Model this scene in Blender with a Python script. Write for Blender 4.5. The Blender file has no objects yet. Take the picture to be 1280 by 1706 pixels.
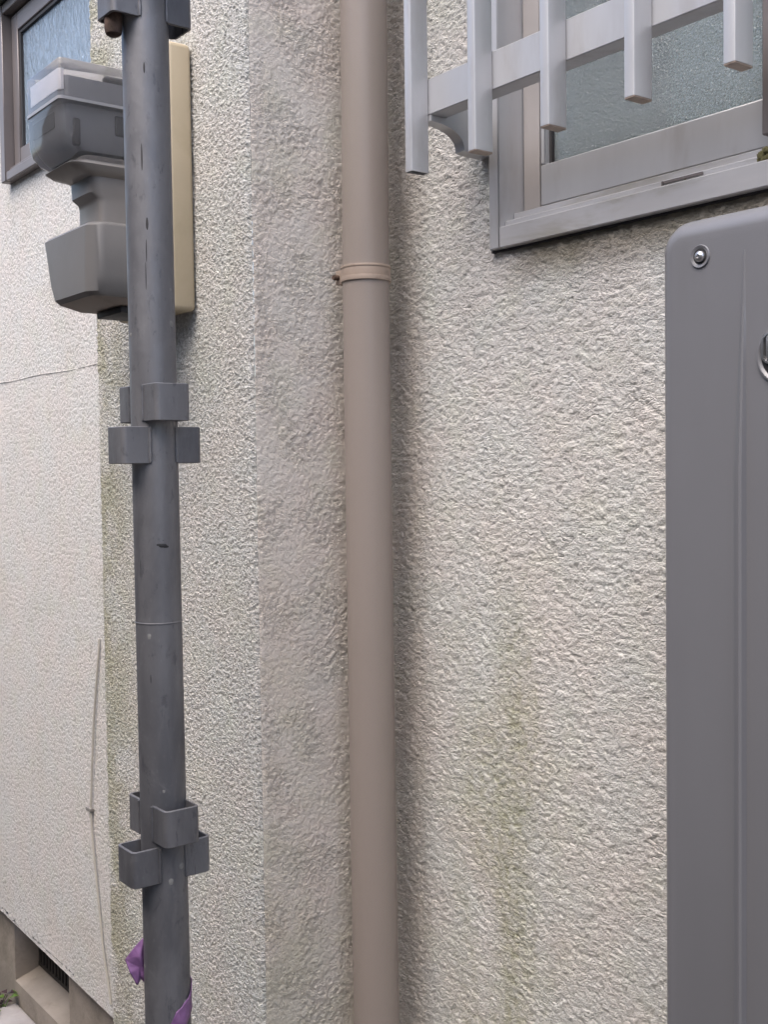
import bpy, bmesh, math, random
import numpy as np
from mathutils import Vector, Matrix
random.seed(7)
PI = math.pi
S = bpy.context.scene
COL = S.collection

# ------------------------------------------------------------------ camera
cam = bpy.data.objects.new('camera', bpy.data.cameras.new('camera'))
COL.objects.link(cam)
cam.data.sensor_fit = 'HORIZONTAL'; cam.data.sensor_width = 36.0
cam.data.lens = 36.0 * 1900 / 1280
cam.data.clip_start = 0.02; cam.data.clip_end = 400
yaw, pitch, roll = math.radians(37.308), math.radians(2.37), math.radians(0.77)
a = Vector((-math.cos(yaw), math.sin(yaw), 0)); r = Vector((math.sin(yaw), math.cos(yaw), 0)); up = Vector((0, 0, 1))
fw = a*math.cos(pitch) - up*math.sin(pitch); u = up*math.cos(pitch) + a*math.sin(pitch)
r2 = r*math.cos(roll) - u*math.sin(roll); u2 = u*math.cos(roll) + r*math.sin(roll)
m = Matrix((r2, u2, -fw)).transposed().to_4x4(); m.translation = Vector((0, -0.948, 1.15))
cam.matrix_world = m
S.camera = cam

# ------------------------------------------------------------------ light
W = bpy.data.worlds.new("World"); S.world = W; W.use_nodes = True
wn = W.node_tree.nodes; wl = W.node_tree.links
for n in list(wn): wn.remove(n)
wo = wn.new('ShaderNodeOutputWorld'); bg = wn.new('ShaderNodeBackground'); sky = wn.new('ShaderNodeTexSky')
sky.sky_type = 'NISHITA'; sky.sun_disc = False
SUN_EL, SUN_AZ = math.radians(60), math.radians(-73)   # direction towards the sun, azimuth from +X
sdir = Vector((math.cos(SUN_EL)*math.cos(SUN_AZ), math.cos(SUN_EL)*math.sin(SUN_AZ), math.sin(SUN_EL)))
sky.sun_elevation = SUN_EL
sky.sun_rotation = math.atan2(sdir.x, sdir.y)
sky.dust_density = 4.0; sky.air_density = 1.0; sky.ozone_density = 0.6
bg.inputs['Strength'].default_value = 0.15
wl.new(sky.outputs[0], bg.inputs[0]); wl.new(bg.outputs[0], wo.inputs[0])
sun = bpy.data.objects.new('sun', bpy.data.lights.new('sun', 'SUN')); COL.objects.link(sun)
sun.data.energy = 0.7; sun.data.angle = math.radians(60); sun.data.color = (1.0, 0.985, 0.965)
sun.rotation_euler = sdir.to_track_quat('Z', 'Y').to_euler()
S.view_settings.view_transform = 'Standard'; S.view_settings.look = 'None'
S.view_settings.gamma = 1; S.view_settings.exposure = 1.38; S.view_settings.use_curve_mapping = False

# ------------------------------------------------------------------ helpers
def link(o, parent=None):
    COL.objects.link(o)
    if parent is not None: o.parent = parent
    return o
def thing(name, label, cat, loc=(0, 0, 0), group=None):
    o = bpy.data.objects.new(name, None); o.empty_display_size = .05
    COL.objects.link(o); o.location = loc
    o['label'] = label; o['category'] = cat
    if group: o['group'] = group
    return o
def obj(name, bm, mat, parent=None, smooth=True, label=None, loc=None):
    me = bpy.data.meshes.new(name)
    bm.normal_update(); bm.to_mesh(me); bm.free()
    for mm in (mat if isinstance(mat, (list, tuple)) else [mat]): me.materials.append(mm)
    if smooth:
        for p in me.polygons: p.use_smooth = True
        try: me.set_sharp_from_angle(angle=math.radians(38))
        except Exception: pass
    o = bpy.data.objects.new(name, me); link(o, parent)
    if parent is not None:                                  # keep world placement (parents are unrotated)
        pl = Vector(parent.location); q = parent.parent
        while q is not None: pl += Vector(q.location); q = q.parent
        me.transform(Matrix.Translation(-pl))
    if label: o['label'] = label
    return o
def tag(o, label, cat, group=None):
    o['label'] = label; o['category'] = cat
    if group: o['group'] = group
    return o
def box(bm, x0, x1, y0, y1, z0, z1, bev=0.0, seg=2):
    b = bmesh.new()
    bmesh.ops.create_cube(b, size=1)
    bmesh.ops.scale(b, vec=(x1-x0, y1-y0, z1-z0), verts=b.verts)
    bmesh.ops.translate(b, vec=((x0+x1)/2, (y0+y1)/2, (z0+z1)/2), verts=b.verts)
    if bev: bmesh.ops.bevel(b, geom=list(b.edges), offset=bev, segments=seg, affect='EDGES', profile=.5)
    merge(bm, b)
def merge(bm, b):
    me = bpy.data.meshes.new('t'); b.to_mesh(me); b.free(); bm.from_mesh(me); bpy.data.meshes.remove(me)
def BX(*a, **k):
    bm = bmesh.new(); box(bm, *a, **k); return bm
def rrect(x0, x1, y0, y1, rad, n=5):
    pts = []
    for cx, cy, a0 in ((x1-rad, y1-rad, 0), (x0+rad, y1-rad, 90), (x0+rad, y0+rad, 180), (x1-rad, y0+rad, 270)):
        for i in range(n+1):
            t = math.radians(a0 + 90*i/n); pts.append((cx+rad*math.cos(t), cy+rad*math.sin(t)))
    return pts
def loft(bm, loops, closed=True, caps=(True, True)):
    vs = [[bm.verts.new(p) for p in L] for L in loops]
    n = len(vs[0])
    for A, B in zip(vs[:-1], vs[1:]):
        for i in range(n if closed else n-1):
            j = (i+1) % n; bm.faces.new((A[i], A[j], B[j], B[i]))
    if caps[0]: bm.faces.new(vs[0][::-1])
    if caps[1]: bm.faces.new(vs[-1])
    return vs
def tube(bm, path, rad, n=16, caps=True, rads=None):
    loops = []
    P = [Vector(p) for p in path]
    for i, p in enumerate(P):
        d = (P[min(i+1, len(P)-1)] - P[max(i-1, 0)]).normalized()
        ref = Vector((0, 0, 1)) if abs(d.z) < .9 else Vector((1, 0, 0))
        s = d.cross(ref).normalized(); t = s.cross(d).normalized()
        rr = rads[i] if rads else rad
        loops.append([p + s*rr*math.cos(2*PI*k/n) + t*rr*math.sin(2*PI*k/n) for k in range(n)])
    loft(bm, loops, caps=(caps, caps))
def ring_tube(bm, path, ro, ri, n=48):
    """hollow tube, open ends with wall thickness"""
    P = [Vector(p) for p in path]
    def L(p, rr): return [p + Vector((rr*math.cos(2*PI*k/n), rr*math.sin(2*PI*k/n), 0)) for k in range(n)]
    loft(bm, [L(P[0], ri)] + [L(p, ro) for p in P] + [L(p, ri) for p in reversed(P)], caps=(False, False))
def lathe(bm, prof, axis_o, axis='Y', n=32):
    """prof = [(r, d)] with d along the axis"""
    o = Vector(axis_o); loops = []
    for rr, d in prof:
        L = []
        for k in range(n):
            c, s = math.cos(2*PI*k/n)*rr, math.sin(2*PI*k/n)*rr
            L.append(o + (Vector((c, d, s)) if axis == 'Y' else Vector((c, s, d))))
        loops.append(L)
    loft(bm, loops)

# ------------------------------------------------------------------ materials
class NT:
    def __init__(s, name):
        s.m = bpy.data.materials.new(name); s.m.use_nodes = True
        s.t = s.m.node_tree; s.n = s.t.nodes; s.l = s.t.links
        s.b = s.n['Principled BSDF']; s.o = s.n['Material Output']
        g = s.n.new('ShaderNodeNewGeometry'); s.pos = g.outputs['Position']; s.nrm = g.outputs['Normal']
    def new(s, t, **k):
        n = s.n.new(t)
        for a_, v in k.items(): setattr(n, a_, v)
        return n
    def mapp(s, sc, loc=(0, 0, 0), rot=(0, 0, 0)):
        n = s.new('ShaderNodeMapping'); n.inputs['Scale'].default_value = sc; n.inputs['Location'].default_value = loc
        n.inputs['Rotation'].default_value = rot
        s.l.new(s.pos, n.inputs['Vector']); return n.outputs[0]
    def noise(s, scale, detail=3, rough=.5, dist=0, vec=None, sc=(1, 1, 1), loc=(0, 0, 0)):
        n = s.new('ShaderNodeTexNoise'); n.inputs['Scale'].default_value = scale; n.inputs['Detail'].default_value = detail
        n.inputs['Roughness'].default_value = rough; n.inputs['Distortion'].default_value = dist
        s.l.new(vec if vec else s.mapp(sc, loc), n.inputs['Vector']); return n.outputs['Fac']
    def vor(s, scale, sc=(1, 1, 1), feature='F1', vec=None, rand=1):
        n = s.new('ShaderNodeTexVoronoi', feature=feature); n.inputs['Scale'].default_value = scale
        n.inputs['Randomness'].default_value = rand
        s.l.new(vec if vec else s.mapp(sc), n.inputs['Vector']); return n.outputs['Distance']
    def ramp(s, f, a_, b_, ca=0., cb=1., smooth=True):
        n = s.new('ShaderNodeMapRange'); n.interpolation_type = 'SMOOTHSTEP' if smooth else 'LINEAR'
        n.inputs['From Min'].default_value = a_; n.inputs['From Max'].default_value = b_
        n.inputs['To Min'].default_value = ca; n.inputs['To Max'].default_value = cb
        s.l.new(f, n.inputs['Value']); return n.outputs[0]
    def math(s, op, a_, b_=None, c_=None):
        n = s.new('ShaderNodeMath', operation=op)
        for i, v in enumerate((a_, b_, c_)):
            if v is None: continue
            if isinstance(v, (int, float)): n.inputs[i].default_value = v
            else: s.l.new(v, n.inputs[i])
        return n.outputs[0]
    def mix(s, f, a_, b_, mode='MIX'):
        n = s.new('ShaderNodeMix', data_type='RGBA', blend_type=mode)
        for i, v in ((0, f), (6, a_), (7, b_)):
            if isinstance(v, (int, float)): n.inputs[i].default_value = v
            elif isinstance(v, tuple): n.inputs[i].default_value = (*v, 1)
            else: s.l.new(v, n.inputs[i])
        return n.outputs[2]
    def sep(s):
        n = s.new('ShaderNodeSeparateXYZ'); s.l.new(s.pos, n.inputs[0]); return n.outputs
    def bump(s, h, dist, strength=1.):
        n = s.new('ShaderNodeBump'); n.inputs['Distance'].default_value = dist; n.inputs['Strength'].default_value = strength
        s.l.new(h, n.inputs['Height']); s.l.new(n.outputs[0], s.b.inputs['Normal'])
    def disp(s, h, scale, mid=.5):
        n = s.new('ShaderNodeDisplacement'); n.inputs['Scale'].default_value = scale; n.inputs['Midlevel'].default_value = mid
        s.l.new(h, n.inputs['Height']); s.l.new(n.outputs[0], s.o.inputs['Displacement']); s.m.displacement_method = 'BOTH'
    def set(s, **k):
        for a_, v in k.items():
            i = s.b.inputs[a_.replace('_', ' ')]
            if isinstance(v, (int, float)): i.default_value = v
            elif isinstance(v, tuple): i.default_value = (*v, 1)
            else: s.l.new(v, i)
        return s

def stucco(name, base, kind):
    t = NT(name)
    X, Y, Z = t.sep()
    if kind == 'trowel':      # right wall: pressed ridges, creases running sideways
        n1 = t.noise(118, 5, .64, .05, sc=(.78, .8, 1.05)); n2 = t.noise(38, 2, .6, .1)
        h = t.math('ADD', t.math('MULTIPLY', t.ramp(n1, .33, .62), .75), t.math('ADD', t.math('MULTIPLY', n2, .6), t.math('MULTIPLY', t.noise(430, 3, .7), .28))); amp = .0040
        cn = t.math('ABSOLUTE', t.math('SUBTRACT', t.noise(26, 3, .6, .4, sc=(.6, .8, 1.3), loc=(2, 1, 7)), .5))
        ck = t.math('MULTIPLY', t.ramp(cn, .002, .016, 1, 0), t.ramp(t.noise(11, 2, .5, loc=(5, 5, 5)), .52, .66))
        h = t.math('SUBTRACT', h, t.math('MULTIPLY', ck, .45))
    elif kind == 'worm':      # return face: soft rounded knobbly coat
        n1 = t.noise(140, 5, .66, .05, sc=(1, .9, 1)); n2 = t.noise(40, 2, .5); pm = t.ramp(t.noise(17, 2, .5, loc=(1, 9, 4)), .38, .62, .35, 1)
        h = t.math('ADD', t.math('MULTIPLY', t.math('MULTIPLY', t.math('SUBTRACT', t.ramp(n1, .34, .62), .7), pm), .8), t.math('ADD', .62, t.math('MULTIPLY', n2, .35))); amp = .0030
    elif kind == 'grain':     # pilaster front: sprayed grains
        v = t.vor(190, feature='SMOOTH_F1'); n1 = t.noise(190, 3, .65, .15)
        h = t.math('ADD', t.math('MULTIPLY', t.ramp(n1, .34, .66), .8), t.math('MULTIPLY', v, -.35)); amp = .0028
    else:                     # left wall, finer
        n1 = t.noise(130, 3, .55, .6); n2 = t.noise(25, 2, .5)
        h = t.math('ADD', t.math('MULTIPLY', t.ramp(n1, .35, .65), .7), t.math('MULTIPLY', n2, .3)); amp = .0013
    t.disp(h, amp)
    # colour: painted coat, faint blotches, dirt caught in the pits, algae
    blot = t.noise(9, 3, .6); c = t.mix(t.ramp(blot, .3, .7), base, tuple(v*f for v, f in zip(base, (1.04, .985, .97))))
    blot2 = t.noise(16, 2, .6, loc=(3, 5, 1)); c = t.mix(t.ramp(blot2, .45, .75, 0, .35), c, tuple(v*f for v, f in zip(base, (.95, .98, .86))))
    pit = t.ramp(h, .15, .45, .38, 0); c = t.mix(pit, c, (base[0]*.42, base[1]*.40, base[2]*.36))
    if kind == 'trowel':
        streak = t.noise(7, 4, .65, .6, sc=(1.7, 1, .7), loc=(.3, 0, .2)); speck = t.noise(75, 3, .7)
        mx = t.math('MULTIPLY', t.ramp(X, -1.16, -1.05), t.ramp(X, -.84, -.98))
        mz = t.ramp(Z, 1.16, .72)
        g = t.math('MULTIPLY', t.math('MULTIPLY', t.ramp(streak, .34, .66), mx), mz)
        g = t.math('MULTIPLY', g, t.ramp(t.math('ADD', speck, t.math('MULTIPLY', h, -.35)), .05, .45, .35, 1.))
        c = t.mix(t.math('MULTIPLY', g, .50), c, (.29, .285, .14))
        xs_ = t.math('ADD', X, t.math('MULTIPLY', t.noise(9, 4, .7, sc=(1, 1, .8)), .09))
        s2 = t.math('MULTIPLY', t.math('MULTIPLY', t.ramp(xs_, -1.0, -.955), t.ramp(xs_, -.90, -.945)), t.ramp(Z, 1.10, .80))
        s2 = t.math('MULTIPLY', s2, t.ramp(t.math('ADD', speck, t.math('MULTIPLY', h, -.35)), .0, .4, .35, 1.))
        c = t.mix(t.math('MULTIPLY', s2, .32), c, (.26, .26, .12))
        # rain dirt plus painted shade under the sill
        n = t.noise(30, 3, .6); dz = t.math('ADD', Z, t.math('MULTIPLY', n, .03))
        d = t.math('MULTIPLY', t.ramp(dz, 1.355, 1.418), t.ramp(X, -1.02, -.93))
        c = t.mix(t.math('MULTIPLY', d, .85), c, (.19, .16, .11))
        # brownish shadow of the downpipe, painted into the wall colour at the corner
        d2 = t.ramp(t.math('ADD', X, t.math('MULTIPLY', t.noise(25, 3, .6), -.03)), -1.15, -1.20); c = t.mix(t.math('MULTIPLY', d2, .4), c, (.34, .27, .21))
    if kind == 'worm':
        g = t.math('MULTIPLY', t.math('MULTIPLY', t.ramp(t.noise(10, 3, .6), .35, .65), t.ramp(Z, 1.2, .4)), t.ramp(Y, -.06, -.17, .35, 1))
        c = t.mix(t.math('MULTIPLY', g, .32), c, (.30, .285, .16))
        d2 = t.ramp(Y, -.08, -.02); c = t.mix(t.math('MULTIPLY', d2, .3), c, (.24, .20, .15))  # inner corner darkening painted into the colour
    if kind == 'grain':
        g = t.math('MULTIPLY', t.ramp(t.noise(12, 3, .6), .38, .62), t.ramp(X, -1.55, -1.72))
        c = t.mix(t.math('MULTIPLY', g, .55), c, (.27, .26, .14))
    if kind == 'fine':
        g = t.ramp(t.noise(4, 3, .6), .5, .7); c = t.mix(t.math('MULTIPLY', g, .14), c, (.36, .33, .24))
    t.set(Base_Color=c, Roughness=.92, Specular_IOR_Level=.25)
    return t.m

BASE = (.595, .60, .585)
M = {}
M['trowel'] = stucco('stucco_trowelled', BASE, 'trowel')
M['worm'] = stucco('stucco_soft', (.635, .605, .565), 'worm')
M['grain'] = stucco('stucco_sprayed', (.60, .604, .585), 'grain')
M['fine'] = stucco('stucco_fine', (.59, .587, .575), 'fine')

def simple(name, col, rough=.5, metal=0, var=.06, vs=8, bumpd=0, bs=300, dirt=None, spec=.5, ds=14, dth=(.5, .7), stretch=(1, 1, 1)):
    t = NT(name)
    n = t.noise(vs, 4, .6, sc=stretch)
    c = t.mix(t.ramp(n, .3, .7), tuple(v*(1-var) for v in col), tuple(min(1, v*(1+var)) for v in col))
    if dirt:
        n2 = t.noise(ds, 5, .65, .3, sc=stretch, loc=(1, 2, 3)); c = t.mix(t.ramp(n2, *dth, 0, dirt[3]), c, dirt[:3])
    rn = t.noise(40, 3, .6)
    t.set(Base_Color=c, Roughness=t.ramp(rn, .3, .7, max(0, rough-.03), min(1, rough+.03)), Metallic=metal, Specular_IOR_Level=spec)
    if bumpd: t.bump(t.noise(bs, 2, .5), bumpd)
    return t.m
M['alu'] = simple('anodised_aluminium', (.52, .525, .545), .38, .4, .05, 10, dirt=(.30, .27, .25, .35), stretch=(1, 1, .25))
M['alu_sill'] = simple('weathered_sill_aluminium', (.54, .535, .55), .45, .3, .08, 12, dirt=(.30, .275, .22, .7), ds=9, stretch=(.5, 1, 2))
M['alu_beige'] = simple('dusty_sash_stile', (.47, .44, .43), .5, .3, .05, 10)
M['alu_old'] = simple('bronze_grey_frame', (.21, .185, .18), .45, .35, .06, 10)
M['seal'] = simple('rubber_seal', (.035, .033, .035), .7)
M['pvc'] = simple('beige_pvc', (.285, .243, .218), .42, 0, .05, 5, dirt=(.27, .24, .20, .35), ds=5, stretch=(1, 1, .3), bumpd=.0002, bs=120)
M['pvc_clamp'] = simple('painted_clamp', (.36, .285, .235), .45, 0, .06, 20, dirt=(.16, .12, .10, .5), ds=60)
M['heater'] = simple('grey_painted_steel', (.185, .187, .203), 0.33, .1, .05, 3, dirt=(.15, .15, .155, .35), ds=4, stretch=(1.6, 1, .35), bumpd=.00008, bs=900)
M['heater_dk'] = simple('dark_recess', (.02, .02, .022), .6)
M['steel'] = simple('bright_screw_steel', (.55, .55, .56), .28, .9, .1, 90)
M['cream'] = simple('cream_meter_board', (.46, .385, .27), .5, 0, .05, 6, dirt=(.36, .30, .19, .4), ds=8)
M['metergrey'] = simple('grey_meter_plastic', (.155, .15, .148), .5, 0, .05, 10, bumpd=.0001, bs=500)
M['meterbody'] = simple('meter_inner_body', (.16, .165, .18), .5, 0, .08, 14)
M['plate'] = simple('meter_face_plate', (.66, .64, .66), .5, 0, .04, 20)
M['soil'] = simple('soil', (.09, .072, .058), .95, 0, .4, 20, bumpd=.012, bs=40, dirt=(.22, .20, .17, .7), ds=30)
M['concrete'] = simple('foundation_concrete', (.27, .235, .20), .9, 0, .15, 7, bumpd=.0015, bs=90, dirt=(.17, .15, .12, .7), ds=9)
M['slab'] = simple('pale_concrete', (.36, .335, .33), .9, 0, .12, 9, bumpd=.001, bs=120, dirt=(.2, .18, .16, .5), ds=16)
M['iron'] = simple('black_iron', (.025, .023, .022), .6, .3, .3, 30)
M['block'] = simple('shade_wall_block', (.13, .127, .12), .95, 0, .1, 5, bumpd=.002, bs=120)  # blocks of the added light-blocking wall, dark to keep bounce low
M['dark_green'] = simple('dark_green_sheet', (.07, .085, .075), .6, 0, .15, 10)
M['cable'] = simple('pale_cable', (.50, .48, .43), .6)
M['cablegrey'] = simple('grey_strap', (.22, .21, .2), .6)
M['rust'] = simple('rusty_steel', (.10, .065, .05), .8, .2, .4, 60, bumpd=.001, bs=200)
M['room'] = simple('room_interior', (.10, .10, .10), .9)
M['curtain'] = simple('curtain', (.66, .72, .76), .9)
M['leaf'] = simple('leaf_green', (.09, .16, .03), .5, 0, .3, 60)
M['leaf_dk'] = simple('leaf_purple', (.05, .03, .035), .5, 0, .3, 60)

def galv():
    t = NT('galvanised_steel')
    X, Y, Z = t.sep()
    n1 = t.noise(9, 4, .6, .4, sc=(2.2, 2.2, .5)); n2 = t.noise(50, 4, .7, .3, sc=(1.6, 1.6, .7), loc=(4, 1, 0))
    n3 = t.noise(22, 4, .7, .6, loc=(8, 2, 1)); v = t.vor(160, sc=(1, 1, .6))
    c = t.mix(t.ramp(n1, .3, .7), (.115, .116, .128), (.195, .195, .208))
    c = t.mix(t.ramp(n2, .57, .70, 0, .5), c, (.065, .065, .075))
    c = t.mix(t.ramp(n3, .56, .70, 0, .5), c, (.22, .22, .23))
    c = t.mix(t.ramp(v, .0, .3, .12, 0), c, (.3, .3, .31))
    sc = t.noise(14, 2, .8, .2, sc=(9, 9, .6), loc=(2, 7, 3)); c = t.mix(t.ramp(sc, .72, .75, 0, .75), c, (.025, .025, .028))
    t.set(Base_Color=c, Roughness=t.ramp(n3, .3, .7, .42, .62), Metallic=.45)
    t.bump(t.noise(120, 3, .6, sc=(1, 1, .35)), .0005)
    return t.m
M['galv'] = galv()
def tape_mat():
    t = NT('purple_tape'); n = t.noise(60, 2, .5)
    t.set(Base_Color=t.mix(t.ramp(n, .3, .7), (.17, .08, .20), (.25, .13, .29)), Roughness=.35); t.bump(n, .001); return t.m
M['tape'] = tape_mat()
def clear_mat():
    t = NT('clear_meter_plastic'); n = t.noise(14, 3, .6)
    t.set(Base_Color=(.80, .80, .82), Roughness=t.ramp(n, .3, .7, .04, .12), IOR=1.3, Transmission_Weight=.92, Specular_IOR_Level=.6)
    return t.m
M['clear'] = clear_mat()
def glass(name, col, rough, trans, mode):
    t = NT(name)
    if mode == 'pebble':
        v = t.vor(560, feature='SMOOTH_F1'); n = t.noise(420, 2, .5); h = t.math('ADD', v, n); d = .0019
    else:
        n = t.noise(70, 2, .5, 1.2, sc=(1, 1, .42)); h = t.ramp(n, .35, .65); d = .0020
    t.set(Base_Color=col, Roughness=rough, IOR=1.45, Transmission_Weight=trans, Specular_IOR_Level=.6)
    t.bump(h, d); return t.m
M['glass_pebble'] = glass('frosted_pebble_glass', (.68, .77, .80), .22, .80, 'pebble')
M['glass_worm'] = glass('figured_glass', (.60, .72, .84), .25, .70, 'worm')

# ------------------------------------------------------------------ the setting
def grid_plane(name, xs, zs, fn, mat, parent=None, hole=None, label=None):
    """dense sheet; fn(u, v) arrays -> xyz arrays"""
    U, V = np.meshgrid(xs, zs)
    P = fn(U, V); nx, nz = len(xs), len(zs)
    idx = np.arange(nx*nz).reshape(nz, nx)
    q = np.stack([idx[:-1, :-1], idx[:-1, 1:], idx[1:, 1:], idx[1:, :-1]], -1).reshape(-1, 4)
    if hole is not None:
        cu = (U[:-1, :-1]+U[1:, 1:]).ravel()/2; cv = (V[:-1, :-1]+V[1:, 1:]).ravel()/2
        q = q[~((cu > hole[0]) & (cu < hole[1]) & (cv > hole[2]) & (cv < hole[3]))]
    me = bpy.data.meshes.new(name)
    me.vertices.add(nx*nz); me.vertices.foreach_set('co', P.reshape(-1, 3).astype(np.float32).ravel())
    me.loops.add(len(q)*4); me.loops.foreach_set('vertex_index', q.ravel().astype(np.int32))
    me.polygons.add(len(q)); me.polygons.foreach_set('loop_start', (np.arange(len(q))*4).astype(np.int32))
    me.polygons.foreach_set('loop_total', np.full(len(q), 4, np.int32))
    me.polygons.foreach_set('use_smooth', np.ones(len(q), bool))
    me.update(); me.validate(); me.materials.append(mat)
    o = bpy.data.objects.new(name, me); link(o, parent)
    if label: o['label'] = label
    return o

GZ = -0.27
gm = bmesh.new()
for x0, x1, y0, y1 in ((-60, 60, -60, 60),):
    bmesh.ops.create_grid(gm, x_segments=2, y_segments=2, size=120)
bmesh.ops.translate(gm, vec=(0, 0, GZ), verts=gm.verts)
g = obj('ground', gm, M['soil'], smooth=False); g['kind'] = 'structure'
g = obj('path', BX(-2.88, -1.76, -.42, .034, GZ-.02, GZ+.050, bev=.006), M['slab'], smooth=False); g['kind'] = 'structure'

house = thing('house', 'cream stucco house with a projecting pilaster, frosted windows and concrete foundation', 'house', (0, 0, 0))
STEP = .0028
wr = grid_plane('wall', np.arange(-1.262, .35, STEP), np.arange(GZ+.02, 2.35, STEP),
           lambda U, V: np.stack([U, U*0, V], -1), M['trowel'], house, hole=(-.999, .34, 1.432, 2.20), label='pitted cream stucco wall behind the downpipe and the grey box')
# left wall: bottom edge hangs 3 cm proud of the foundation
wl_ = grid_plane('wall', np.arange(-4.2, -1.70, .0045), np.arange(.012, 2.36, .0045),
           lambda U, V: np.stack([U, U*0, V + np.where(V < .03, .010*(-(U)-2.2)/.68*1.6, 0)], -1), M['fine'], house,
           hole=(-2.645, -2.05, 1.835, 2.195), label='smoother cream stucco wall left of the pilaster')
we = bmesh.new(); zb = lambda x: .0145 + .0235*(-x-2.2)
loft(we, [[(x, .004, zb(x)), (x, .034, zb(x)), (x, .034, .07), (x, .004, .07)] for x in (-4.2, -1.735)])
bmesh.ops.recalc_face_normals(we, faces=we.faces); obj('wall_edge', we, M['concrete'], house, smooth=False)
# pilaster as one folded sheet with eased corners
def pil_path():
    pts = []; R = .012; x0, x1, y0 = -1.7303, -1.25, -.205
    n1 = int(.2/.003); pts += [(x0, t) for t in np.linspace(.0, y0+R, n1)]
    pts += [(x0+R-R*math.cos(t), y0+R-R*math.sin(t)) for t in np.linspace(.2, PI/2, 4)]
    pts += [(t, y0) for t in np.linspace(x0+R+.003, x1-R-.003, 160)]
    k0 = len(pts)
    pts += [(x1-R+R*math.sin(t), y0+R-R*math.cos(t)) for t in np.linspace(0, PI/2, 5)]
    pts += [(x1, t) for t in np.linspace(y0+R+.003, .004, 68)]
    return np.array(pts), k0
PP, K0 = pil_path()
def pil_sheet(sub, mat, label):
    pts = PP[sub]; us = np.arange(len(pts))
    return grid_plane('pilaster_face', us, np.arange(GZ+.02, 2.36, .003),
        lambda U, V: np.stack([pts[U.astype(int), 0], pts[U.astype(int), 1], V], -1), mat, house, label=label)
pil_sheet(slice(0, K0+4), M['grain'], 'bright grainy stucco front of the pilaster')
pil_sheet(slice(K0+3, None), M['worm'], 'shaded softly knobbled stucco side of the pilaster')
# faint horizontal joint on the left wall
jb = bmesh.new()
pts = [(-4.0+i*.05, -.0002+.0004*math.sin(i*1.7), 1.361+.0015*math.sin(i*.9)) for i in range(37)]
tube(jb, pts, .0010, n=6); obj('joint', jb, M['fine'], house)

# foundation with a louvred vent
fd = thing_f = None
fb = bmesh.new()
FY = .035
box(fb, -4.2, -2.885, FY, FY+.12, GZ-.05, .02)
box(fb, -2.522, -1.735, FY, FY+.12, GZ-.05, .02)
box(fb, -2.885, -2.522, FY, FY+.12, GZ-.05, -.165)
foundation = obj('foundation', fb, M['concrete'], house, smooth=False)
obj('vent_opening', BX(-2.885, -2.522, FY+.10, FY+.115, -.165, .02), M['heater_dk'], foundation, smooth=False)
sl = bmesh.new()                                           # sloping sill of the vent
vs = [sl.verts.new(p) for p in ((-2.885, FY-.001, -.165), (-2.522, FY-.001, -.165), (-2.522, FY+.09, -.135), (-2.885, FY+.09, -.135),
                               (-2.885, FY-.001, -.19), (-2.522, FY-.001, -.19), (-2.522, FY+.0995, -.19), (-2.885, FY+.0995, -.19))]
for f in ((0, 1, 2, 3), (4, 5, 1, 0), (0, 3, 7, 4), (2, 1, 5, 6), (3, 2, 6, 7), (4, 7, 6, 5)): sl.faces.new([vs[i] for i in f])
obj('vent_sill', sl, M['concrete'], foundation, smooth=False)
gr = bmesh.new(); box(gr, -2.882, -2.525, FY+.060, FY+.066, -.140, -.130); box(gr, -2.882, -2.525, FY+.060, FY+.066, -.002, .008)
vent = obj('vent_grille', gr, M['iron'], foundation, smooth=False)
for i in range(17):
    x = -2.875 + i*.0213
    b = bmesh.new(); box(b, x, x+.009, FY+.058, FY+.068, -.130, -.002, bev=.002, seg=1)
    obj('slat', b, M['iron'], foundation)

# ---- left window
def part(name, mat, parent, *boxes, bev=.0015, label=None):
    bm = bmesh.new()
    for b in boxes: box(bm, *b, bev=bev, seg=1)
    return obj(name, bm, mat, parent, label=label)
wn2 = bpy.data.objects.new('window', None); link(wn2, house); wn2['label'] = 'small high window with bronze grey frame and figured glass'
part('frame', M['alu_old'], wn2, (-2.668, -2.640, -.022, .05, 1.815, 2.215), (-2.055, -2.027, -.022, .05, 1.815, 2.215),
     (-2.6395, -2.0555, -.020, .05, 1.8155, 1.836), (-2.6395, -2.0555, -.020, .05, 2.194, 2.2145), (-2.6395, -2.0555, -.012, .05, 1.8365, 1.846))
part('sash', M['alu_old'], wn2, (-2.637, -2.600, .0, .03, 1.848, 2.190), (-2.095, -2.060, .0, .03, 1.848, 2.190),
     (-2.5995, -2.0955, .0, .03, 1.848, 1.885), (-2.5995, -2.0955, .0, .03, 2.150, 2.190))
part('seal', M['seal'], wn2, (-2.5995, -2.590, .004, .026, 1.8855, 2.1495), (-2.5895, -2.0955, .004, .026, 2.142, 2.1495), bev=0)
part('pane', M['glass_worm'], wn2, (-2.5895, -2.0960, .010, .014, 1.8860, 2.1415), bev=0)
part('lintel', M['dark_green'], house, (-3.1, -1.90, -.05, -.004, 2.218, 2.36), label='dark green sheet metal band above the small window')
obj('room', BX(-2.64, -2.05, .055, .9, 1.80, 2.22), M['room'], house, smooth=False)

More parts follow.
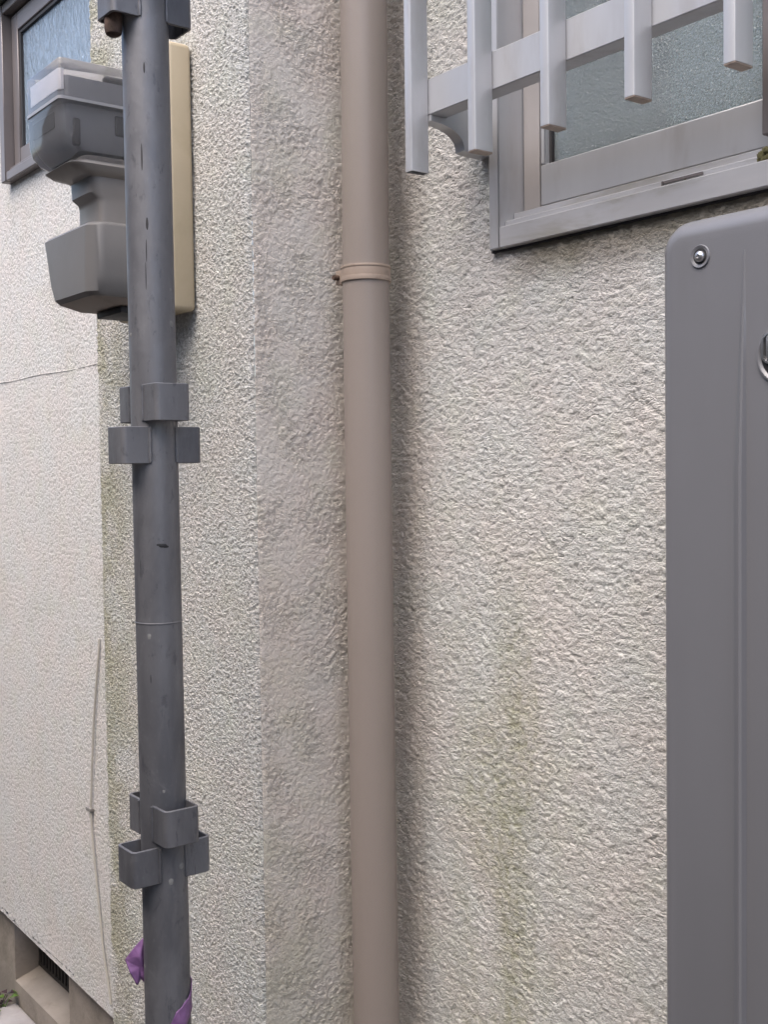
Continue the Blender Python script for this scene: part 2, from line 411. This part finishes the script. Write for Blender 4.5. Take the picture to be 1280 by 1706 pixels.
# ---- right window
win = bpy.data.objects.new('window', None); link(win, house); win['label'] = 'silver aluminium sliding window with frosted glass behind a grille'
part('frame', M['alu'], win, (-1.0142, -.9966, -.012, .060, 1.4035, 2.24))
part('sealant', M['seal'], win, (-1.0168, -1.0144, -.0055, .004, 1.4010, 2.24), (-1.0143, .33, -.0055, .004, 1.4008, 1.4030), bev=0)
part('sill', M['alu_sill'], win, (-.9964, .33, -.0125, .060, 1.4032, 1.4285), (-.9964, .33, -.003, .060, 1.4287, 1.4365), bev=.0015)
part('sill_lip', M['alu_sill'], win, (-.9960, .33, .012, .022, 1.4367, 1.447), bev=.0008)
part('head', M['alu'], win, (-.9964, .33, -.012, .060, 2.20, 2.24))
part('stile', M['alu_beige'], win, (-.9965, -.9675, .0285, .055, 1.437, 2.199))
rail_ = part('sash', M['alu'], win, (-.9665, -.635, .027, .050, 1.4515, 1.4995), label='inner sash with a tall bottom rail')
part('stile', M['alu'], win, (-.9665, -.9585, .0272, .052, 1.500, 2.199))
part('seal', M['seal'], win, (-.9583, -.9545, .034, .047, 1.4997, 2.199), (-.9544, -.635, .034, .047, 1.4997, 1.5015), bev=0)
part('pane', M['glass_pebble'], win, (-.9543, -.60, .039, .043, 1.5017, 2.198), bev=0)
part('stile', M['alu_old'], win, (-.6495, -.615, .002, .024, 1.456, 2.199))
part('sash', M['alu'], win, (-.6147, .32, .002, .024, 1.456, 1.505), label='outer sash running off to the right')
part('pane', M['glass_pebble'], win, (-.6145, .32, .010, .014, 1.5055, 2.198), bev=0)
tb = bmesh.new(); box(tb, -.760, -.712, -.0045, -.0028, 1.4322, 1.4348); box(tb, -.7625, -.7605, -.005, -.0028, 1.4290, 1.4350)
obj('drain_slot', tb, M['alu_old'], win)
moss = bmesh.new()
for i in range(60):
    x = -.648 + random.random()*.06; z = 1.4285+random.random()*.02*(1-abs(x+.62)/.05)
    bmesh.ops.create_icosphere(moss, subdivisions=1, radius=.0022+random.random()*.002, matrix=Matrix.Translation((x, -.002-random.random()*.006, z)))
mo = obj('moss', moss, simple('moss_brown', (.13, .12, .055), .95, 0, .3, 200), win)
obj('room', BX(-.996, .33, .09, 1.1, 1.38, 2.26), M['room'], house, smooth=False)
# thin curtain drawn back from the left end of the window
cb = bmesh.new(); top, bot = [], []
for i in range(120):
    x = -.80 + i*.0094; y = .068+.010*math.sin(i*.55)+.004*math.sin(i*1.31)
    top.append((x, y, 2.19)); bot.append((x, y, 1.45))
loft(cb, [bot, top], closed=False, caps=(False, False)); obj('curtain', cb, M['curtain'], house)

# ------------------------------------------------------------------ grille over the right window
gr_ = thing('window_grille', 'silver aluminium slat grille mounted in front of the right frosted window', 'window grille', (-1.0, -.11, 1.484))
for k in range(12):
    xf = -1.0228 + .1082*k; z0 = 1.4845
    # slat: hollow flat tube
    b = bmesh.new(); x0, x1, y0, y1 = xf-.0125, xf, -.122, -.0963; th = .0012
    def L(x0, x1, y0, y1, z): return [(x0, y0, z), (x1, y0, z), (x1, y1, z), (x0, y1, z)]
    o_ = rrect(x0, x1, y0, y1, .0016, 2); i_ = rrect(x0+th, x1-th, y0+th, y1-th, .001, 2)
    loft(b, [[(*p, 2.27) for p in i_]] + [[(*p, z0+.003) for p in i_]] + [[(*p, z0) for p in i_]] + [[(*p, z0) for p in o_]] + [[(*p, 2.27) for p in o_]], caps=(False, False))
    bmesh.ops.recalc_face_normals(b, faces=b.faces)
    s = obj('slat', b, M['alu'], gr_)
    if k:
        obj('end_cap', BX(x0+.0004, x1-.0004, y0+.0004, y1-.0004, z0-.0018, z0+.001, bev=.0005, seg=1), M['pvc_clamp'], s)
for z0 in (1.5510, 2.19):
    part('rail', M['alu'], gr_, (-1.032, .33, -.0958, -.0715, z0, z0+.041), bev=.001)
# curved bracket to the wall
for xb in (-1.036, .25):
    b = bmesh.new()
    prof = [(-.0712, 1.5905), (-.0712, 1.5506), (-.0955, 1.5506), (-.0955, 1.5440), (-.080, 1.5432), (-.068, 1.5410), (-.060, 1.5385), (-.053, 1.5345),
            (-.048, 1.5300), (-.045, 1.5240), (-.0445, 1.5180), (-.036, 1.5165), (-.020, 1.5160), (.004, 1.5160), (.004, 1.5905)]
    loft(b, [[(xb, y, z) for y, z in prof], [(xb+.016, y, z) for y, z in prof]])
    bmesh.ops.recalc_face_normals(b, faces=b.faces)
    br = obj('bracket', b, M['alu'], gr_)

# ------------------------------------------------------------------ downpipe
dp = thing('downpipe', 'mauve beige round rain downpipe standing in the inner corner of the wall', 'downpipe', (-1.186, -.069, GZ))
b = bmesh.new(); ring_tube(b, [(-1.184, -.069, GZ), (-1.1845, -.069, .42), (-1.1862, -.0688, .74), (-1.1873, -.068, 1.32), (-1.1866, -.0662, 1.64), (-1.185, -.0657, 2.4)], .0300, .0278)
obj('pipe', b, M['pvc'], dp)
cl = bmesh.new(); cx, cy = -1.1873, -.0676
for z0, z1, r_ in ((1.3845, 1.3905, .0322), (1.3905, 1.4010, .0316), (1.4010, 1.4040, .0322)):
    lathe(cl, [(.0285, z0), (r_, z0), (r_+.0004, (z0+z1)/2), (r_, z1), (.0285, z1)], (cx, cy, 0), axis='Z', n=48)
clamp = obj('clamp', cl, M['pvc_clamp'], dp)
# lug with bolt on the left of the clamp, rod back to the wall
b = bmesh.new(); box(b, cx-.0450, cx-.0295, cy-.016, cy-.0105, 1.3850, 1.4035, bev=.001); box(b, cx-.0450, cx-.0295, cy-.0085, cy-.003, 1.3850, 1.4035, bev=.001)
obj('clamp_lug', b, M['pvc_clamp'], clamp)
b = bmesh.new(); lathe(b, [(.0001, -.008), (.0032, -.008), (.0036, -.005), (.0036, 0), (.0020, 0), (.0020, .018), (.0001, .018)], (cx-.039, cy-.016, 1.394), n=12)
obj('clamp_bolt', b, M['rust'], clamp)
b = bmesh.new(); tube(b, [(cx-.028, cy+.010, 1.394), (-1.256, cy+.010, 1.394)], .004, n=10); obj('clamp_rod', b, M['rust'], clamp)

# ------------------------------------------------------------------ grey box (right)
ht = thing('water_heater', 'grey painted steel water heater casing under the window at the right edge', 'water heater', (-.37, -.1, .5))
X0, X1, Z0, Z1, YF = -.6185, -.13, .58, 1.3450, -.190
def fr(inset, y, rad): return [(px, y, pz) for px, pz in rrect(X0+inset, X1-inset, Z0+inset, Z1-inset, rad, 8)]
b = bmesh.new()
loops = [fr(0, -.012, .026), fr(0, YF+.018, .026)]
for i in range(1, 7):
    t = i/6*PI/2; loops.append(fr(.016*(1-math.cos(t)), YF+.018-.018*math.sin(t), max(.003, .026-.016*(1-math.cos(t)))))
loft(b, loops); bmesh.ops.recalc_face_normals(b, faces=b.faces)
obj('casing', b, M['heater'], ht)
# tapering pressed crease
b = bmesh.new(); loops = []
for i in range(25):
    z = 1.312 - i*.028; k = min(1, i/6); w = .0015+.0095*k; h = .0003+.0055*k; xr = -.5335
    loops.append([(xr-w, YF+.0006, z), (xr-w*.55, YF-h*.35, z), (xr-w*.12, YF-h, z), (xr+.0008, YF-h*.8, z), (xr+.0022, YF+.0006, z)])
loft(b, loops, closed=False, caps=(False, False)); bmesh.ops.recalc_face_normals(b, faces=b.faces)
cr = obj('crease', b, M['heater'], ht)
# round latch dish with oval slot
lx, lz = -.4995, 1.2285
b = bmesh.new(); lathe(b, [(.0205, .001), (.0225, -.0002), (.0222, -.0016), (.0208, -.0019), (.0192, -.0010), (.0180, .0005)], (lx, YF, lz), n=40)
lat = obj('latch_rim', b, M['heater'], ht)
b = bmesh.new(); lathe(b, [(.0001, -.0004), (.0185, -.0004), (.0185, .004), (.0001, .004)], (lx, YF, lz), n=40); obj('latch_dish', b, simple('latch_dark', (.02, .02, .022), .55), lat)
b = bmesh.new()
loops = []
for ins, y in ((-.0012, -.0004), (-.0010, -.0026), (.0006, -.0028), (.0012, -.0004)):
    loops.append([(px, YF+y, pz) for px, pz in rrect(lx-.0165+ins, lx-.0015-ins, lz-.0055+ins, lz+.0165-ins, max(.002, .0068-ins), 6)])
loft(b, loops, caps=(False, False)); bmesh.ops.recalc_face_normals(b, faces=b.faces); obj('latch_slot', b, M['steel'], lat)
b = bmesh.new(); box(b, lx-.0135, lx-.0115, YF-.0022, YF-.0005, lz-.004, lz+.015, bev=.0004); obj('latch_tab', b, M['steel'], lat)
for sx, sz in ((-.5742, 1.3122), (-.155, 1.3122)):
    b = bmesh.new(); lathe(b, [(.0088, .001), (.0094, -.0004), (.0088, -.0013), (.0074, -.0009), (.0062, -.0002), (.0060, .002)], (sx, YF, sz), n=28)
    w_ = obj('screw_dimple', b, M['heater'], ht)
    b = bmesh.new(); lathe(b, [(.0001, -.0003), (.0064, -.0003), (.0064, .001), (.0001, .001)], (sx, YF, sz), n=24); obj('washer', b, M['heater_dk'], w_)
    b = bmesh.new(); lathe(b, [(.0045, -.0003), (.0044, -.0018), (.0032, -.0032), (.0016, -.0037), (.0014, -.0026), (.0001, -.0024)], (sx, YF, sz), n=24); obj('screw', b, M['steel'], w_)
b = bmesh.new(); box(b, X0+.02, X1-.02, -.012, .006, Z0+.03, Z1-.03); obj('back_plate', b, M['heater'], ht)

# ------------------------------------------------------------------ electricity meter
mt = thing('electricity_meter', 'electricity meter with clear cover on a cream board behind the pole', 'electricity meter', (-1.47, -.24, 1.36))
obj('board', BX(-1.560, -1.3848, -.2425, -.2065, 1.3600, 1.7150, bev=.007, seg=3), M['cream'], mt)
def sect(bm, secs, rad, n=4, caps=(True, True)):
    loft(bm, [[(px, py, z) for px, py in rrect(xa, xb, yf, -.2435, rad_ if rad_ else rad, n)] for z, xa, xb, yf, rad_ in secs], caps=caps)
    bmesh.ops.recalc_face_normals(bm, faces=bm.faces)
# outer clear cover
b = bmesh.new()
sect(b, [(1.6725, -1.524, -1.413, -.378, .006), (1.6715, -1.526, -1.411, -.3805, .006), (1.6690, -1.527, -1.410, -.3815, .006), (1.6215, -1.525, -1.410, -.3815, .006), (1.58, -1.524, -1.410, -.381, .006),
         (1.566, -1.522, -1.411, -.378, .007), (1.556, -1.519, -1.413, -.371, .01), (1.548, -1.514, -1.417, -.358, .014), (1.5445, -1.509, -1.421, -.342, .016)], .01)
obj('clear_cover', b, M['clear'], mt)
# seam ring, slightly proud
b = bmesh.new()
sect(b, [(1.6195, -1.5262, -1.4088, -.3828, .007), (1.6235, -1.5262, -1.4088, -.3828, .007)], .01)
obj('seam', b, simple('seam_grey', (.30, .30, .32), .35), mt)
b = bmesh.new(); sect(b, [(1.652, -1.519, -1.4175, -.372, .006), (1.626, -1.519, -1.4175, -.372, .006)], .01); body = obj('register_top', b, M['meterbody'], mt)
b = bmesh.new(); sect(b, [(1.617, -1.518, -1.4185, -.371, .006), (1.585, -1.518, -1.4185, -.370, .006), (1.562, -1.512, -1.422, -.352, .010)], .01); low = obj('register', b, M['meterbody'], mt)
obj('name_plate', BX(-1.516, -1.420, -.3745, -.3723, 1.634, 1.660), M['plate'], body)
obj('terminal_block', BX(-1.424, -1.4168, -.305, -.268, 1.585, 1.612, bev=.002, seg=1), M['heater_dk'], low)
obj('inner_rib', BX(-1.425, -1.4165, -.362, -.352, 1.566, 1.600, bev=.002, seg=1), M['seal'], low)
obj('inner_hook', BX(-1.430, -1.4160, -.318, -.262, 1.6525, 1.6610, bev=.003, seg=1), M['heater_dk'], body)
obj('counter_window', BX(-1.512, -1.440, -.3735, -.3713, 1.590, 1.610), M['heater_dk'], low)
# lower swelling, neck
b = bmesh.new()
sect(b, [(1.5575, -1.512, -1.420, -.350, .016), (1.545, -1.518, -1.414, -.366, .016), (1.539, -1.513, -1.416, -.358, .016), (1.5345, -1.503, -1.420, -.342, .016), (1.532, -1.502, -1.424, -.336, .014), (1.512, -1.502, -1.424, -.335, .014), (1.506, -1.500, -1.425, -.326, .01), (1.500, -1.500, -1.425, -.3235, .008), (1.462, -1.500, -1.425, -.3235, .008)], .01)
obj('neck', b, simple('translucent_grey', (.23, .215, .205), .4), mt)
b = bmesh.new()
tc = [(1.4700, -1.556, -1.404, -.334, .018), (1.4685, -1.568, -1.402, -.345, .019), (1.4645, -1.573, -1.400, -.3490, .020), (1.40, -1.552, -1.400, -.3500, .022), (1.380, -1.541, -1.402, -.3495, .022), (1.3745, -1.536, -1.406, -.344, .020)]
sect(b, tc, .01, n=8)
term = obj('terminal_cover', b, M['metergrey'], mt)
b = bmesh.new(); sect(b, [(1.3742, -1.527, -1.406, -.344, .008), (1.366, -1.520, -1.412, -.318, .008)], .01); obj('cover_underside', b, simple('underside', (.22, .185, .165), .7), term)
b = bmesh.new(); box(b, -1.50, -1.42, -.300, -.246, 1.3560, 1.3655, bev=.002); obj('cable_entry', b, M['heater_dk'], term)

# ------------------------------------------------------------------ scaffold pole
sp = thing('scaffold_pole', 'galvanised steel scaffold pole with wedge pockets standing before the pilaster', 'scaffold pole', (-1.10, -.411, GZ))
def pole_xy(z): 
    t = (z-.56)/(1.615-.56); return (-1.0995-.0135*t, -.4105+.0045*t)
b = bmesh.new(); ring_tube(b, [(*pole_xy(z), z) for z in (GZ, .56, 1.0, 1.6, 2.5)], .0243, .0219, n=64)
obj('pole', b, M['galv'], sp)
b = bmesh.new()
lathe(b, [(.0242, .9865), (.0248, .9870), (.0248, .9880), (.0242, .9885)], (*pole_xy(.99), 0), axis='Z', n=64)
obj('weld_seam', b, M['galv'], sp)
# cement splashes and a punched mark on the pole
b = bmesh.new(); rs = random.Random(3)
for i in range(12):
    z = .55+rs.random()*1.1; an = math.radians(-100+rs.random()*140); x_, y_ = pole_xy(z); q = .0008+rs.random()*.0016
    mt_ = Matrix.Translation((x_+.0241*math.cos(an), y_+.0241*math.sin(an), z)) @ Matrix.Rotation(an, 4, 'Z') @ Matrix.Diagonal((.25, .8+rs.random(), 1.+rs.random()*1.5, 1))
    bmesh.ops.create_icosphere(b, subdivisions=1, radius=q, matrix=mt_)
sp_ = obj('cement_splash', b, simple('dried_cement', (.24, .24, .235), .95, 0, .1, 200), sp); sp_['kind'] = 'stuff'
x_, y_ = pole_xy(1.069); an = math.radians(-12)
b = bmesh.new()
for k_, (dz, da, sz_) in enumerate(((0, 0, .0042), (-.0012, .13, .0030), (.001, -.16, .0026), (.0055, .02, .0011))):
    a2 = an+da; bmesh.ops.create_icosphere(b, subdivisions=2, radius=sz_, matrix=Matrix.Translation((x_+.0241*math.cos(a2), y_+.0241*math.sin(a2), 1.069+dz)) @ Matrix.Rotation(a2, 4, 'Z') @ Matrix.Diagonal((.12, 1.1, .55, 1)))
obj('gouge', b, M['heater_dk'], sp)
b = bmesh.new()
for z, an, ln, wd_ in ((1.560, -64, .006, .0010), (1.467, -68, .017, .0009), (1.401, -66, .007, .0014), (1.372, -67, .014, .0006), (1.345, -66, .018, .0005), (.93, -80, .005, .0006)):
    a2 = math.radians(an+30+4*math.sin(z*37)); x_, y_ = pole_xy(z)
    bmesh.ops.create_icosphere(b, subdivisions=2, radius=1, matrix=Matrix.Translation((x_+.02425*math.cos(a2), y_+.02425*math.sin(a2), z)) @ Matrix.Rotation(a2, 4, 'Z') @ Matrix.Diagonal((.00025, wd_, ln, 1)))
sc_ = obj('scratch', b, M['seal'], sp); sc_['kind'] = 'stuff'
def pocket(cx, cy, ang, z0, z1, name='wedge_pocket'):
    """U shaped strap pressed from plate, open top and bottom, welded to the pole"""
    h, d, rr, th = .0200, .0455, .006, .0028
    def prof(h, d, rr):
        p = [(.008, -h), (d-rr, -h)]
        p += [(d-rr+rr*math.sin(t), -h+rr-rr*math.cos(t)) for t in np.linspace(.25, PI/2, 4)]
        p += [(d-rr+rr*math.cos(t), h-rr+rr*math.sin(t)) for t in np.linspace(0, PI/2-.25, 4)]
        p += [(d-rr, h), (.008, h)]; return p
    o_ = prof(h, d, rr); i_ = prof(h-th, d-th, rr-th*.8)
    c, s = math.cos(ang), math.sin(ang)
    def T(P, z, k=1.0): return [(cx + (x*c - y*s), cy + (x*s + y*c), z) for x, y in P]
    b = bmesh.new()
    e = .0006
    def ins(P, q): return [(x-(q if x > .03 else 0), y-math.copysign(q, y)) for x, y in P]
    Ls = [T(i_, z0), T(i_, z1), T(ins(o_, e), z1), T(o_, z1-e), T(o_, z0+e), T(ins(o_, e), z0)]
    vs = loft(b, Ls + [Ls[0]], closed=False, caps=(False, False))
    bmesh.ops.remove_doubles(b, verts=b.verts, dist=1e-6); bmesh.ops.recalc_face_normals(b, faces=b.faces)
    o = obj(name, b, M['galv'], sp)
    for sd in (-1, 1):                                     # weld bead down each side of the pocket
        wbm = bmesh.new(); n_ = 9; px_, py_ = .0152, sd*(h+.0002)
        tube(wbm, [(cx + (px_+.0003*math.sin(i*2.3))*c - py_*s, cy + px_*s + py_*c, z0+.001+(z1-z0-.002)*i/(n_-1)) for i in range(n_)], .0018, n=8, rads=[.0015+.0006*((i*7) % 3)/2 for i in range(n_)])
        obj('weld_bead', wbm, M['galv'], o)
    return o
for k in (-1, 0, 1, 2):
    zt = .7970 + .4395*k + (.018 if k == 2 else 0)
    for ang, dz in ((0, 0), (PI, 0), (-PI/2, -.0437), (PI/2, -.0437)):
        x_, y_ = pole_xy(zt+dz)
        pocket(x_, y_, ang, zt+dz-.0382, zt+dz)
# wedge tail hanging in the topmost lower pocket
x_, y_ = pole_xy(1.62)
b = bmesh.new(); lathe(b, [(.0001, 1.594), (.005, 1.5943), (.0080, 1.5965), (.0092, 1.601), (.0092, 1.66), (.0001, 1.66)], (x_-.002, y_-.0345, 0), axis='Z', n=20)
wd = tag(obj('wedge_pin', b, M['rust']), 'rusty round pin stuck in the topmost left pocket of the pole', 'pin')

# purple tape wound round the pole foot with a loose flag
b = bmesh.new(); A, B = [], []
for i in range(30):
    t = i/29; ang = math.radians(-168 + 250*t*1.0); z = .640-.105*t
    x_, y_ = pole_xy(z); rr = .0250+.0004*math.sin(i)
    A.append((x_+rr*math.cos(ang+PI), y_+rr*math.sin(ang+PI), z+.013)); B.append((x_+rr*math.cos(ang+PI), y_+rr*math.sin(ang+PI), z-.012))
M['tape'].use_backface_culling = False
# ring behind the pole from the flag (left) to the patch (right)
def strip(bm, a_, b_): loft(bm, [a_, b_], closed=False, caps=(False, False))
x_, y_ = pole_xy(.6)
A, B = [], []
for i in range(28):
    t = i/27; ang = math.radians(205 - 228*t); z = .628-.068*t; rr = .0249
    w = .012 if t < .93 else .012*(1-(t-.93)/.07*.75)
    A.append((x_+rr*math.cos(ang), y_+rr*math.sin(ang), z+w)); B.append((x_+rr*math.cos(ang), y_+rr*math.sin(ang), z-w*1.1))
strip(b, A, B)
# flag: crumpled diamond leaving the left side; camera-left is about (-.6,-.8)
L_ = Vector((-.56, -.80, 0)).normalized(); F_ = Vector((.8, -.6, 0))
c0 = Vector((x_, y_, 0)) + L_*.0236
def fp(s, z, d): return c0 + L_*s + F_*d + Vector((0, 0, z))
fl = [fp(0, .6500, 0), fp(.0100, .6400, .003), fp(.0205, .6260, .001), fp(.0150, .6130, .004), fp(.0085, .5985, .002), fp(.0050, .6045, -.002), fp(0, .5985, -.001), fp(.0035, .632, .006), fp(.0050, .618, .003)]
V_ = [b.verts.new(p) for p in fl]
for f in ((0, 1, 7), (1, 2, 7), (2, 8, 7), (2, 3, 8), (3, 4, 8), (4, 5, 8), (5, 6, 8), (6, 0, 7), (6, 7, 8)): b.faces.new([V_[i] for i in f])
tp = obj('purple_tape', b, M['tape'], smooth=False)
sb = tp.modifiers.new('soften', 'SUBSURF'); sb.subdivision_type = 'SIMPLE'; sb.levels = 3; sb.render_levels = 3
tx = bpy.data.textures.new('crumple', 'CLOUDS'); tx.noise_scale = .012
dm = tp.modifiers.new('crumple', 'DISPLACE'); dm.texture = tx; dm.strength = .003; dm.mid_level = .3
for p in tp.data.polygons: p.use_smooth = True
so = tp.modifiers.new('thickness', 'SOLIDIFY'); so.thickness = .0004; so.offset = 0
tag(tp, 'torn purple tape wrapped round the foot of the scaffold pole', 'tape')

# ------------------------------------------------------------------ thin cable on the left wall
b = bmesh.new()
pts = [(-2.213, -.003, .80), (-2.2125, -.004, .78), (-2.232, -.004, .70), (-2.246, -.005, .625), (-2.262, -.005, .52), (-2.273, -.005, .43), (-2.266, -.005, .36), (-2.255, -.005, .305), (-2.243, -.004, .23), (-2.2276, -.004, .147), (-2.207, -.003, .078), (-2.200, -.002, .04)]
tube(b, pts, .0024, n=8)
cbl = thing('cable', 'thin pale cable bowing down the left wall beside the pilaster', 'cable', (-2.24, -.004, .4))
obj('cord', b, M['cable'], cbl)
b = bmesh.new(); box(b, -2.291, -2.266, -.0095, -.0005, .4280, .4350, bev=.001); obj('clip', b, M['cablegrey'], cbl)

# ------------------------------------------------------------------ small plant at the foundation
pl = thing('weed', 'small green weed growing at the foot of the foundation in the lower left corner', 'plant', (-2.92, -.03, GZ))
for k in range(44):
    an = random.random()*2*PI; ln = .04+random.random()*.05; base = Vector((-2.97+random.random()*.10, -.005-random.random()*.05, GZ))
    d = Vector((math.cos(an), math.sin(an), 0)); tip = base + d*ln*.35 + Vector((0, 0, .03+random.random()*.05))
    s = d.cross(Vector((0, 0, 1)))*.011
    b = bmesh.new(); tube(b, [base, (base+tip)/2+Vector((0, 0, .01)), tip], .0012, n=5)
    end = tip + d*.026 + Vector((0, 0, .004)); mid = (tip+end)/2 + Vector((0, 0, .006))
    v = [b.verts.new(p) for p in (tip, mid+s, mid, mid-s, end)]
    for f in ((0, 1, 2), (0, 2, 3), (1, 4, 2), (2, 4, 3)): b.faces.new([v[i] for i in f])
    obj('leaf', b, M['leaf'] if k % 3 else M['leaf_dk'], pl)

# ------------------------------------------------------------------ unseen block wall, added behind the camera to dim the lower scene
bw = thing('shade_wall', 'unseen grey block wall added behind the camera to shade the lower scene', 'wall', (-.5, -1.97, GZ))
bme = None
for row in range(14):
    for i in range(18):
        x = -5.2 + i*.41 + (.2 if row % 2 else 0)
        if bme is None:
            o = obj('block', BX(x+.004, x+.404, -2.05, -1.90, GZ+row*.2+.004, GZ+row*.2+.196, bev=.004, seg=1), M['block'], bw); bme = o; bx, bz = x, row*.2
        else:
            o = bme.copy(); COL.objects.link(o); o.parent = bw; o.location = (x-bx, 0, row*.2-bz)
obj('mortar', BX(-5.2, 2.4, -2.044, -1.906, GZ-.02, GZ+2.79), simple('mortar', (.22, .21, .2), .95), bw, smooth=False)
